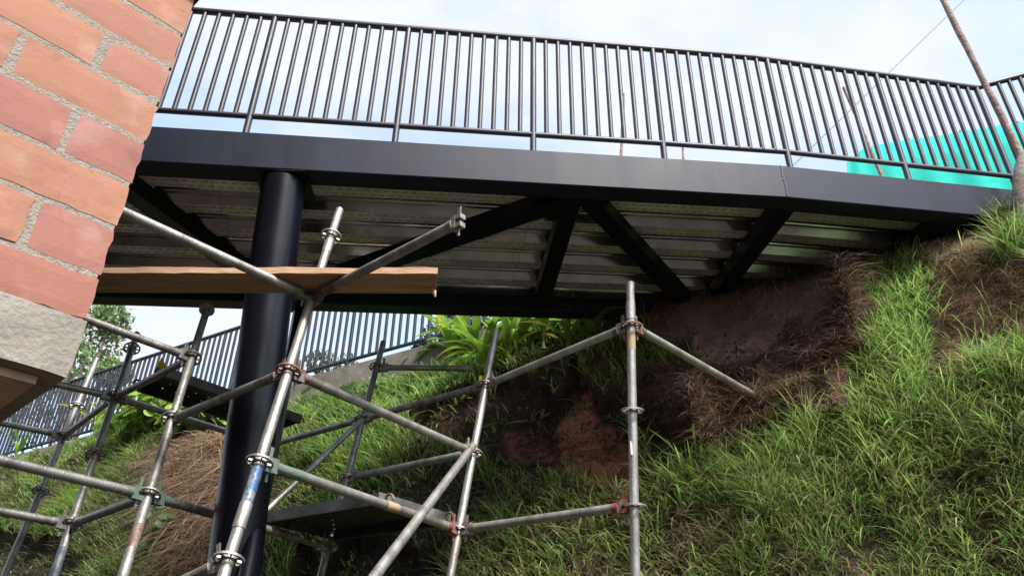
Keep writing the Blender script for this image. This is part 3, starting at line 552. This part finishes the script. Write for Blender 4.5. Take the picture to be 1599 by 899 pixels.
# ------------------------------------------------------------------ steel decks resting on the ledgers
def steel_deck(p00, along, across, La, Wa, nm, label, hooks=True, galvend=False):
    a = Vector(along).normalized(); c = Vector(across).normalized(); up = Vector((0, 0, 1)); p0 = Vector(p00)
    root = empty('scaffold_deck', p0); tag(root, label, 'scaffold deck', 'perforated steel scaffold decks')
    m = MB(); nx, ny = int(La / .095), max(3, int(Wa / .095)); dx, dy = La / nx, Wa / ny; n = 8
    for i in range(nx):
        for j in range(ny):
            cc = p0 + a * (dx * (i + .5)) + c * (dy * (j + .5)); vs = []
            for k in range(n):
                t = 2 * math.pi * k / n; ox, oy = math.cos(t), math.sin(t); s_ = 1 / max(abs(ox), abs(oy)); vs.append(cc + a * ox * s_ * dx / 2 + c * oy * s_ * dy / 2)
            for k in range(n):
                t = 2 * math.pi * k / n; vs.append(cc + a * math.cos(t) * .007 + c * math.sin(t) * .007)
            m.add(vs, [(k, (k + 1) % n, n + (k + 1) % n, n + k) for k in range(n)])
    m.build('perforated_sheet', M['deckmetal'], root)
    for off, nm_ in ((0, 'side_channel'), (Wa, 'side_channel')):
        q0 = p0 + c * off; mm = MB(); mm.box(q0 + a * La / 2 - up * .03, (La, .006, .066), rot=Matrix((a, c, up)).transposed())
        mm.box(q0 + a * La / 2 - up * .062 + c * (.012 if off == 0 else -.012), (La, .03, .005), rot=Matrix((a, c, up)).transposed()); mm.build(nm_, M['deckmetal'], root)
    for off in (0, La):
        q0 = p0 + a * off; mm = MB(); mm.box(q0 + c * Wa / 2 - up * .025, (.006, Wa + .004, .06), rot=Matrix((a, c, up)).transposed()); mm.build('end_channel', M['deckgalv' if (galvend and off == 0) else 'deckmetal'], root)
        if hooks:
            for w in (.05, Wa - .05):
                sg = -1 if off == 0 else 1; ring = []
                for k in range(7):
                    t = math.radians(200 - 30 * k) ; ring.append(q0 + c * w + a * sg * (.03 + .032 * math.cos(math.radians(-30 + 35 * k)) * -1) + up * (-.035 + .035 * math.sin(math.radians(-30 + 35 * k))))
                MB().tube(ring, .008, 8).build('hook', M['rust' if galvend else 'deckmetal'], root)
    return root
pd = (n_('C', 0) - n_('A', 0)).normalized(); qd = (n_('E', 0) - n_('A', 0)).normalized()
st0 = atZ(592, 769, 1.06); e0 = atZ(704, 803, 1.06); al = (n_('D', 0) - n_('C', 0)).normalized(); pdd = (e0 - st0).normalized()
steel_deck(st0, al, pdd, .98, (e0 - st0).length, '', 'dark perforated steel deck low in the scaffold, with a pale galvanised end channel', True, True)
fe = (n_('F', 2) - n_('E', 2)).normalized(); st1 = n_('E', 2) + fe * .40 + Vector((0, 0, .055)) + pd * .04
steel_deck(st1, (n_('H', 2) - n_('F', 2)).normalized(), fe, 1.12, .42, '', 'dark perforated steel deck high on the left, behind the black column', True)
# small things left on the upper deck
dp = st1 + (n_('H', 2) - n_('F', 2)).normalized() * .52
w = MB(); w.tube([dp + Vector((0, 0, 0)), dp + Vector((0, 0, .07)), dp + Vector((.004, 0, .09))], [.035, .038, .012], 14); tag(w.build('cup', M['white'], origin=dp), 'small white cup on the upper left scaffold deck', 'cup')
d2 = dp + Vector((.085, .05, 0)); w = MB().tube([d2, d2 + Vector((0, 0, .06)), d2 + Vector((.012, 0, .13))], [.028, .024, .004], 12); tag(w.build('red_cone', M['redp'], origin=d2), 'small red pointed cone on the upper left scaffold deck', 'cone')  # small red pointed object of unknown kind
d3 = dp + Vector((.18, .20, .02)); tag(rock(d3, (.06, .05, .03), 44, M['beige'], 'rag'), 'crumpled beige rag on the upper deck beside the column', 'rag')
yp = n_('E', 2).lerp(n_('F', 2), .42) + Vector((0, 0, .026)); w = MB().add([yp + Vector(v_) for v_ in ((-.03, 0, 0), (.04, 0, 0), (.035, 0, .05), (-.005, 0, .11), (-.03, .012, 0), (.04, .012, 0), (.035, .012, .05), (-.005, .012, .11))], [(0, 1, 2, 3), (7, 6, 5, 4), (0, 4, 5, 1), (1, 5, 6, 2), (2, 6, 7, 3), (3, 7, 4, 0)]); tag(w.build('yellow_flap', M['yellow'], origin=yp), 'small yellow flap sticking up from the left scaffold ledger', 'flap')
# ------------------------------------------------------------------ timber plank across the ledgers
za = lvl(2) + .026; P1 = atZ(682, 421, za + .0); P0 = atZ(155, 428, za + .0)
P1 = atZ(683, 427, za); P0 = atZ(155, 426, za); d = (P1 - P0).normalized(); d.z = 0; d.normalize(); c = Vector((-d.y, d.x, 0)); P0 = P1 - d * 2.9; L = 2.9; wd, th = .21, .036
pk = empty('timber_plank', P0); tag(pk, 'thick sawn timber plank lying across the scaffold ledgers in front of the column', 'plank')
m = MB(); segs = 40; vs = []
for i in range(segs + 1):
    b = P0 + d * L * i / segs; jz = .003 * math.sin(i * .7); 
    wv = .0022 * math.sin(i * 1.9) + random.uniform(-.0012, .0012)
    if i == segs: ex = .0
    for o_, z in ((wv, 0), (wd, 0), (wd, th), (wv, th + jz)): vs.append(b + c * o_ + Vector((0, 0, z)) + d * (-.03 if (i == segs and o_ > .1) else 0))
m.add(vs, [(i * 4 + j, i * 4 + 4 + j, i * 4 + 4 + (j + 1) % 4, i * 4 + (j + 1) % 4) for i in range(segs) for j in range(4)] + [(0, 1, 2, 3), tuple(segs * 4 + j for j in (3, 2, 1, 0))])
m.build('board', M['wood'], pk)
sp = P0 + d * (L - .02) + c * .14; MB().tube([sp + Vector((-.09, -.0, .004)), sp + Vector((-.03, .02, -.004)), sp + Vector((-.012, .01, -.025)), sp + Vector((-.004, .012, -.055))], [.004, .012, .014, .004], 6).build('splinter', M['wood'], pk)
# ------------------------------------------------------------------ brick building corner
H = Vector((.68569, .72790, 0)); NW = Vector((.72790, -.68569, 0)); SCL = 1.5; EC = Vector(ray(267, 108)) * SCL; EC.z = 0
bld = empty('brick_building', EC + Vector((0, 0, .45))); tag(bld, 'corner of a brick building on a concrete beam, close by at the left edge', 'building')
def wb(s0, s1, z0, z1, d0, d1, m): # s along the wall from the corner, d behind the face
    vs = [EC + H * s + NW * (-dd_) + Vector((0, 0, z)) for s in (s0, s1) for dd_, z in ((d0, z0), (d1, z0), (d1, z1), (d0, z1))]
    return m.add(vs, [(0, 3, 2, 1), (4, 5, 6, 7), (0, 1, 5, 4), (1, 2, 6, 5), (2, 3, 7, 6), (3, 0, 4, 7)])
LB = -1.9
ZB = [.553, .633, .732, .828, .929, 1.028, 1.124, 1.222, 1.343]
m = wb(LB, -.003, .548, 1.3435, .0020, .20, MB()); m.build('mortar', M['mortar'], bld)
def brick_mesh(L, h):
    """a fired brick with worn, slightly crooked arrises; local x along the wall, y into it, z up, front face at y=0"""
    m = MB(); nx, nz_ = max(4, int(L / .02)), 5; vs = []; fs = []
    def P(i, j, dpt):
        x = L * i / nx; z = h * j / nz_; e = i in (0, nx) or j in (0, nz_); r = random.uniform
        if e: return (x + (r(-.002, .002) if i in (0, nx) else 0), dpt + (.0010 if dpt == 0 else 0), z + (r(-.0019, .0019) if j in (0, nz_) else 0))
        return (x, dpt, z)
    for j in range(nz_ + 1):
        for i in range(nx + 1): vs.append(P(i, j, 0))
    W_ = nx + 1
    fs = [(j * W_ + i, j * W_ + i + 1, (j + 1) * W_ + i + 1, (j + 1) * W_ + i) for j in range(nz_) for i in range(nx)]
    loop = [i for i in range(nx + 1)] + [j * W_ + nx for j in range(1, nz_ + 1)] + [nz_ * W_ + i for i in range(nx - 1, -1, -1)] + [j * W_ for j in range(nz_ - 1, 0, -1)]
    b = len(vs); back = [(vs[k][0], .115, vs[k][2]) for k in loop]; vs += back; n = len(loop)
    fs += [(loop[k], b + k, b + (k + 1) % n, loop[(k + 1) % n]) for k in range(n)] + [tuple(b + k for k in range(n - 1, -1, -1))]
    m.add(vs, fs); m.sm = [False] * (nx * nz_) + [False] * (n + 1); return m.mesh('brick', M['brick'])
OR, PK, RD, SL = (.370, .185, .120), (.325, .150, .118), (.335, .148, .108), (.355, .172, .120)
FIX = {(7, 0): OR, (6, 0): SL, (6, 1): OR, (5, 0): SL, (5, 1): OR, (4, 0): OR, (4, 1): SL, (3, 0): PK, (3, 1): PK, (2, 0): OR, (2, 1): OR, (1, 0): PK, (1, 1): OR, (0, 0): RD, (0, 1): RD}
cache = {}
for r_ in range(8):
    z0 = ZB[r_] + (.0 if r_ == 0 else .0055); z1 = ZB[r_ + 1] - .0055; half = r_ in (1, 3, 5, 7); half = r_ % 2 == 1
    # courses with a half brick at the corner are .633, .828, 1.028
    half = r_ in (1, 3, 5, 7); e = 0.0; i = 0
    while e > LB:
        Lb = (.116 if (half and i == 0) else .232); s1_ = e; s0_ = e - Lb
        for var in (random.randint(0, 2),):
            key = (round(Lb, 3), round(z1 - z0, 3), var)
            if key not in cache: cache[key] = brick_mesh(Lb, z1 - z0)
        o = inst('brick', cache[key], frame(EC + H * (s0_ + random.uniform(-.001, .001)) + NW * random.uniform(-.0012, .0012) + Vector((0, 0, z0)), (0, 0, 1), H), bld)
        c_ = FIX.get((r_, i)) or random.choice((OR, PK, SL, RD)); o.color = (*c_, 1)
        e = s0_ - .0135; i += 1
# mortar bed ridges (squeezed out lips) along the beds, and the beam below
def beam_mesh(s0, s1, z0, z1, d0, d1):
    m = MB(); nx, nz_ = 60, 8; vs = []
    for j in range(nz_ + 1):
        for i in range(nx + 1):
            s = s0 + (s1 - s0) * i / nx; z = z0 + (z1 - z0) * j / nz_; d_ = d0 - .006 * noise.fractal(Vector((s * 10, z * 10, 3)), 1, 2, 3) * .5
            if j == 0: z += .004 * noise.noise(Vector((s * 9, 1, 2)))
            if i == nx: s += .004 * noise.noise(Vector((z * 30, 4, 2))) ; d_ += .004
            vs.append(EC + H * s - NW * d_ + Vector((0, 0, z)))
    W_ = nx + 1; fs = [(j * W_ + i, j * W_ + i + 1, (j + 1) * W_ + i + 1, (j + 1) * W_ + i) for j in range(nz_) for i in range(nx)]
    m.add(vs, fs, True); fr = [vs[i] for i in range(W_)]; bk = [EC + H * (s0 + (s1 - s0) * i / nx) - NW * d1 + Vector((0, 0, z0)) for i in range(W_)]
    m.add(fr + bk, [(i + 1, i, W_ + i, W_ + i + 1) for i in range(nx)])
    en = [vs[j * W_ + nx] for j in range(nz_ + 1)]; eb = [EC + H * s1 - NW * d1 + Vector((0, 0, z0 + (z1 - z0) * j / nz_)) for j in range(nz_ + 1)]; k_ = nz_ + 1
    m.add(en + eb, [(j, k_ + j, k_ + j + 1, j + 1) for j in range(nz_)]); m.add([vs[nz_ * W_], vs[nz_ * W_ + nx], eb[-1], EC + H * s0 - NW * d1 + Vector((0, 0, z1))], [(0, 1, 2, 3)])
    return m
beam_mesh(LB, .004, .450, .5505, -.002, .9).build('concrete_beam', M['conc'], bld)
M['soffit'] = mat('bounce_tinted_soffit', (.52, .39, .28), .85, col2=(.34, .24, .17), scale=4, bump=.4, bscale=40, stretch=(3, .5, 1)); wb(LB, -.03, .436, .4495, .03, .88, MB()).build('soffit', M['soffit'], bld)  # tan panel added under the beam; its colour carries warm bounce light
wb(LB, -.02, .56, 1.33, .21, .85, MB()).build('wall', M['mortar'], bld)
M['upper'] = mat('added_wall_plaster', (.30, .17, .12), .9, col2=(.20, .11, .08), scale=2, bump=.4); M['slabdark'] = mat('dark_slab', (.10, .085, .085), .9, var=.3)
wb(-8.5, .0, 1.5215, 6.4, .02, 5.0, MB()).build('added_upper_wall', M['upper'], bld); wb(-8.5, LB - .003, .45, 1.325, .0, 5.0, MB()).build('added_rear_wall', M['upper'], bld)  # out-of-view storey and rear mass, added to darken reflections and light from the left
wb(-8.6, .010, 1.3445, 1.52, -.018, 5.1, MB()).build('roof_slab', M['slabdark'], bld)
# ------------------------------------------------------------------ poles, netting, wire beyond the bridge
def pole(u0, v0, u1, v1, y0, y1, r0, r1, label, ground=True, name='wooden_pole'):
    a = atY(u0, v0, y0); b = atY(u1, v1, y1); d = (b - a)
    if ground: 
        kz = 0
        for _ in range(60):
            if a.z <= ground_z(a.x, a.y) - .05 or _ > 55: break
            a = a - d.normalized() * .06
    L = (b - a).length; n = 14; ax = [a.lerp(b, i / n) + Vector((random.uniform(-1, 1), random.uniform(-1, 1), 0)) * r0 * .08 for i in range(n + 1)]; rs = [(r0 + (r1 - r0) * i / n) * random.uniform(.9, 1.12) for i in range(n + 1)]
    o = MB().tube(ax, rs, 10).build(name, M['pole'], origin=a); tag(o, label, 'pole', 'rough wooden poles'); return o
pole(1597, 248, 1466, -12, 4.30, 4.30, .028, .023, 'long leaning bark covered pole in front of the railing at the far right')
pole(1378, 278, 1318, 137, 7.6, 7.6, .040, .022, 'leaning pole behind the railing at the left edge of the teal netting')
pole(969, 262, 974, 147, 7.8, 7.8, .036, .018, 'short upright pole behind the middle of the railing')
pole(1068, 262, 1066, 229, 7.8, 7.8, .020, .016, 'shortest pole, only its tip showing under the bottom rail')
lg = MB(); a = atY(1603, 345, 4.25); b = atY(1600, 243, 4.25); lg.tube([a + Vector((0, 0, -.5)), a, a.lerp(b, .35), a.lerp(b, .8), b], [.09, .075, .085, .07, .045], 14); tag(lg.build('log_stump', M['stone'], origin=a), 'thick grey log stump at the right end of the footbridge', 'stump')
yn = 8.2; top = [(1322, 254), (1350, 230), (1400, 221), (1480, 210), (1560, 196), (1640, 186), (1760, 175)]; net = MB(); nu, nv = 60, 10; vs = []
for i in range(nu + 1):
    f_ = i / nu * (len(top) - 1); j = min(int(f_), len(top) - 2); f_ -= j; u = top[j][0] + (top[j + 1][0] - top[j][0]) * f_; v = top[j][1] + (top[j + 1][1] - top[j][1]) * f_
    P = atY(u, v, yn)
    for k_ in range(nv + 1):
        z = P.z + (3.7 - P.z) * k_ / nv; flare = -.55 * (k_ / nv) * max(0, 1 - i / 14); vs.append(Vector((P.x + flare * .9, P.y + (.11 * math.sin(i * .7 + .8 * math.sin(i * .23)) + .03 * math.sin(k_ * 1.3 + i * .4)) * min(1, k_ / 4), z)))
net.add(vs, [(i * (nv + 1) + k_, (i + 1) * (nv + 1) + k_, (i + 1) * (nv + 1) + k_ + 1, i * (nv + 1) + k_ + 1) for i in range(nu) for k_ in range(nv)], True)
netr = empty('netting_screen', atY(1450, 215, yn) * 1.0); tag(netr, 'bright teal construction netting screen stretched behind the bridge railing', 'netting')
no = net.build('net', M['net'], netr); sm = no.modifiers.new('thick', 'SOLIDIFY'); sm.thickness = .004
for u, v in ((1420, 219), (1500, 206), (1590, 192)):
    P = atY(u, v, yn + .06); MB().tube([Vector((P.x, P.y, 3.6)), P + Vector((0, 0, .02))], .02, 8).build('support_pole', M['pole'], netr)
a = atY(1235, 262, 9.0); b = atY(1520, -14, 9.0); pts = [a.lerp(b, i / 20 * 1.6 - .25) for i in range(21)]; tag(MB().tube(pts, .0065, 6).build('wire', M['rail'], origin=a), 'thin wire running up to the right across the sky', 'wire')
# ------------------------------------------------------------------ plants
def strap_leaf(L, w, arch, seg=9):
    m = MB(); vs = []
    for i in range(seg + 1):
        k_ = i / seg; x = L * (k_ * .62 + .25 * k_ * k_); z = L * (k_ * .95 - arch * k_ * k_); ww = w * (math.sin(math.pi * min(1, .12 + k_ * .88)) ** .7) * (1 if k_ < .98 else .1); f = .25 * ww
        vs += [(x, -ww / 2, z + f), (x, 0, z), (x, ww / 2, z + f)]
    fs = []
    for i in range(seg):
        for j in (0, 1): a = i * 3 + j; fs.append((a, a + 3, a + 4, a + 1))
    m.add(vs, fs, True); return m.mesh('leaf', M['leaf'])
LV = [strap_leaf(.55, .060, .55), strap_leaf(.62, .075, .75), strap_leaf(.48, .065, .95), strap_leaf(.66, .055, .40)]
def strap_plant(P, n, sc, label, tone=(.17, .33, .035), cat='plant', grp='strap leaved plants at the top of the bank'):
    r = empty('strap_leaved_plant', P); tag(r, label, cat, grp)
    MB().tube([P, P + Vector((.0, 0, .07 * sc))], [.02 * sc, .012 * sc], 8).build('stem', M['leafattr0'], r)
    for i in range(n):
        a = i * 2.4 + random.uniform(-.4, .4); S_ = sc * random.uniform(.7, 1.15)
        Mx = Matrix.Translation(P + Vector((0, 0, .02 + .012 * i))) @ Matrix.Rotation(a, 4, 'Z') @ Matrix.Rotation(random.uniform(-.55, .25), 4, 'Y') @ Matrix.Scale(S_, 4)
        o = inst('leaf', random.choice(LV), Mx, r); t = random.uniform(.6, 1.35); yl = random.random() < .15
        o.color = (tone[0] * t * (1.9 if yl else 1), tone[1] * t, tone[2] * t, 1)
    return r
M['leafattr0'] = mat('stem_green', (.13, .20, .05), .6)
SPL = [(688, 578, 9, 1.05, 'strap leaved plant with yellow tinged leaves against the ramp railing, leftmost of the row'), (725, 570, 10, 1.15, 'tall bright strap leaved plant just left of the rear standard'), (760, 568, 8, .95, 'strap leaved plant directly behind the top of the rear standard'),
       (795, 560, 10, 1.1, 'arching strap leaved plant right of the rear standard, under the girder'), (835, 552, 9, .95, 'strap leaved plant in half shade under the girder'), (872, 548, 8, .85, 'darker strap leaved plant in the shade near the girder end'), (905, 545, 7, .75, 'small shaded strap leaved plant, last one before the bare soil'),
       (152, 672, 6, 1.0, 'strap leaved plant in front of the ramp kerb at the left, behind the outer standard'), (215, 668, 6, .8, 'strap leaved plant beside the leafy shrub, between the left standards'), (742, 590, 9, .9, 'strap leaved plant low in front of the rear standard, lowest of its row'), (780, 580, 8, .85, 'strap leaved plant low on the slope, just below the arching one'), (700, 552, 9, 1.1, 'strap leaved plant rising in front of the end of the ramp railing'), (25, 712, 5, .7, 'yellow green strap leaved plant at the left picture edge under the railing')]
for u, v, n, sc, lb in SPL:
    strap_plant(gp(u + (18 if u > 600 else 0), v), n + 3, sc * 1.15, lb, (.26, .44, .06) if u < 830 else (.14, .28, .05))  # plants under the girder get a darker leaf colour standing in for shade
def broad_leaf(lobed=False):
    m = MB(); n = 26; vs = [(0, 0, 0)]
    for i in range(n):
        t = 2 * math.pi * i / n; r = .5 * (1 - .25 * math.cos(t)); x = .5 - .5 * math.cos(t) * 1.0; y = .38 * math.sin(t)
        if lobed: f = 1 - .42 * (i % 2) * abs(math.sin(t)); x = .5 + (x - .5) * f; y *= f
        vs.append((x, y, -.25 * x * x - .15 * abs(y)))
    vs[0] = (.45, 0, .0); m.add(vs, [(0, 1 + i, 1 + (i + 1) % n) for i in range(n)], False); return m.mesh('leaf', M['leaf'])
BL = broad_leaf(); LL = broad_leaf(True)
def broad_plant(P, n, hgt, lf, lsz, label, tone, grp, name='broad_leaved_plant', spread=1.0):
    r = empty(name, P); tag(r, label, 'plant', grp)
    for i in range(n):
        a = random.uniform(0, 6.28); rad = random.uniform(.1, 1) * hgt * .6 * spread; tip = P + Vector((math.cos(a) * rad, math.sin(a) * rad, hgt * random.uniform(.35, 1)))
        Mx = Matrix.Translation(tip) @ Matrix.Rotation(a + random.uniform(-.6, .6), 4, 'Z') @ Matrix.Rotation(random.uniform(.0, .8), 4, 'Y') @ Matrix.Rotation(random.uniform(-.5, .5), 4, 'X') @ Matrix.Scale(lsz * random.uniform(.7, 1.2), 4)
        o = inst('leaf', lf, Mx, r); t = random.uniform(.65, 1.35); o.color = (tone[0] * t, tone[1] * t, tone[2] * t, 1)
        if i % 3 == 0 or n < 16: MB().tube([P, P.lerp(tip, .5) + Vector((0, 0, .03)), tip], [.008, .006, .004], 5).build('stem', M['leafattr0'], r)
    return r
for u, v, n, hg, sz, lb in [(652, 568, 6, .30, .22, 'plant with pale lobed leaves in front of the ramp kerb'), (560, 628, 7, .28, .24, 'plant with large lobed leaves on the bank right of the near standard'), (505, 625, 7, .30, .22, 'lobed leaf plant just beside the near standard'), (615, 605, 4, .18, .18, 'low lobed leaf plant under the rear ledger')]:
    broad_plant(gp(u, v), n, hg, LL, sz, lb, (.20, .30, .13), 'lobed leaf plants below the ramp kerb')
for u, v, n, hg, sz, lb in [(235, 680, 210, .58, .16, 'bright green leafy shrub under the upper deck, between the left standards'), (305, 685, 210, .55, .16, 'bright green leafy shrub directly left of the black column'), (185, 695, 110, .6, .15, 'smaller yellow green shrub at the foot of the ramp kerb')]:
    broad_plant(gp(u, v), n, hg, BL, sz, lb, (.33, .50, .09), 'bright leafy shrubs on the left bank', 'leafy_shrub', 1.2)
broad_plant(gp(245, 885), 46, .55, BL, .13, 'dark green broad leaved plant at the bottom, right of the left standards', (.09, .17, .06), None, 'leafy_shrub', .8)
# ------------------------------------------------------------------ trees beyond the ramp
def tree(P, htop, crad, nleaf, label, tone, lsz, blobs, name='broadleaf_tree'):
    r = empty(name, P); tag(r, label, 'tree', 'trees beyond the ramp'); C_ = [P + Vector(b[:3]) for b in blobs]; R_ = [b[3] for b in blobs]
    m = MB().tube([P, P + Vector((.1, 0, htop * .3)), P + Vector((-.05, .1, htop * .55))], [.22, .16, .10], 10)
    for c_ in C_: m.tube([P + Vector((-.02, .05, htop * random.uniform(.3, .5))), P.lerp(c_, .6) + Vector((0, 0, htop * .15)), c_], [.08, .05, .02], 6)
    m.build('trunk', M['pole'], r); V = []; C = []
    for i in range(nleaf):
        k_ = random.randrange(len(C_)); d = Vector(rng.normal(size=3)).normalized() * R_[k_] * random.uniform(.25, 1) ** .6; d *= 1 + .35 * noise.noise(d * 2 + C_[k_]); c_ = C_[k_] + d
        if noise.noise(c_ * 1.6) < -.22: continue
        a = Vector(rng.normal(size=3)).normalized(); b = a.orthogonal().normalized(); s_ = lsz * random.uniform(.6, 1.3); V += [c_ - a * s_, c_ + b * s_ * .45, c_ + a * s_, c_ - b * s_ * .45]
        t = random.uniform(.55, 1.4); C += [(tone[0] * t, tone[1] * t, tone[2] * t, 1)] * 4
    V = np.array([tuple(v_ - P) for v_ in V]); Fq = np.arange(len(V)).reshape(-1, 4)
    o = link(bpy.data.objects.new('crown', np_mesh('crown', V, Fq, M['leafattr'], np.array(C), False)), Matrix.Translation(P), r); o['kind'] = 'stuff'
def tb(u, v, y): return atY(u, v, y)
def blobs_at(P, lst): return [tuple(tb(u, v, y) - P) + (r,) for u, v, y, r in lst]
P = tb(115, 640, 17); P.z = 3.4; tree(P, 4.5, 1.5, 6500, 'tall loose green tree rising behind the ramp railing at the left', (.20, .30, .12), .075, blobs_at(P, [(140, 530, 17, .9), (95, 575, 17, 1.2), (175, 500, 17, .55), (110, 490, 17, 1.1), (165, 585, 17, .45), (130, 470, 17.5, .9), (60, 620, 17, 1.1), (190, 585, 16.5, .25)]))
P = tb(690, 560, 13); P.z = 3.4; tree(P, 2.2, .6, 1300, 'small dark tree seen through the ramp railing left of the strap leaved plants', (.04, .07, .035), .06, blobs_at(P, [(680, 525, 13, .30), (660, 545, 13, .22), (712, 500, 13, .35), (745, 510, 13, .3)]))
P = tb(490, 600, 13.5); P.z = 3.4; tree(P, 1.2, .5, 900, 'low pale bush seen through the ramp railing right of the near standard', (.12, .16, .07), .055, blobs_at(P, [(500, 566, 13.5, .30), (540, 572, 13.5, .25), (610, 560, 13.5, .15)]), 'bush')
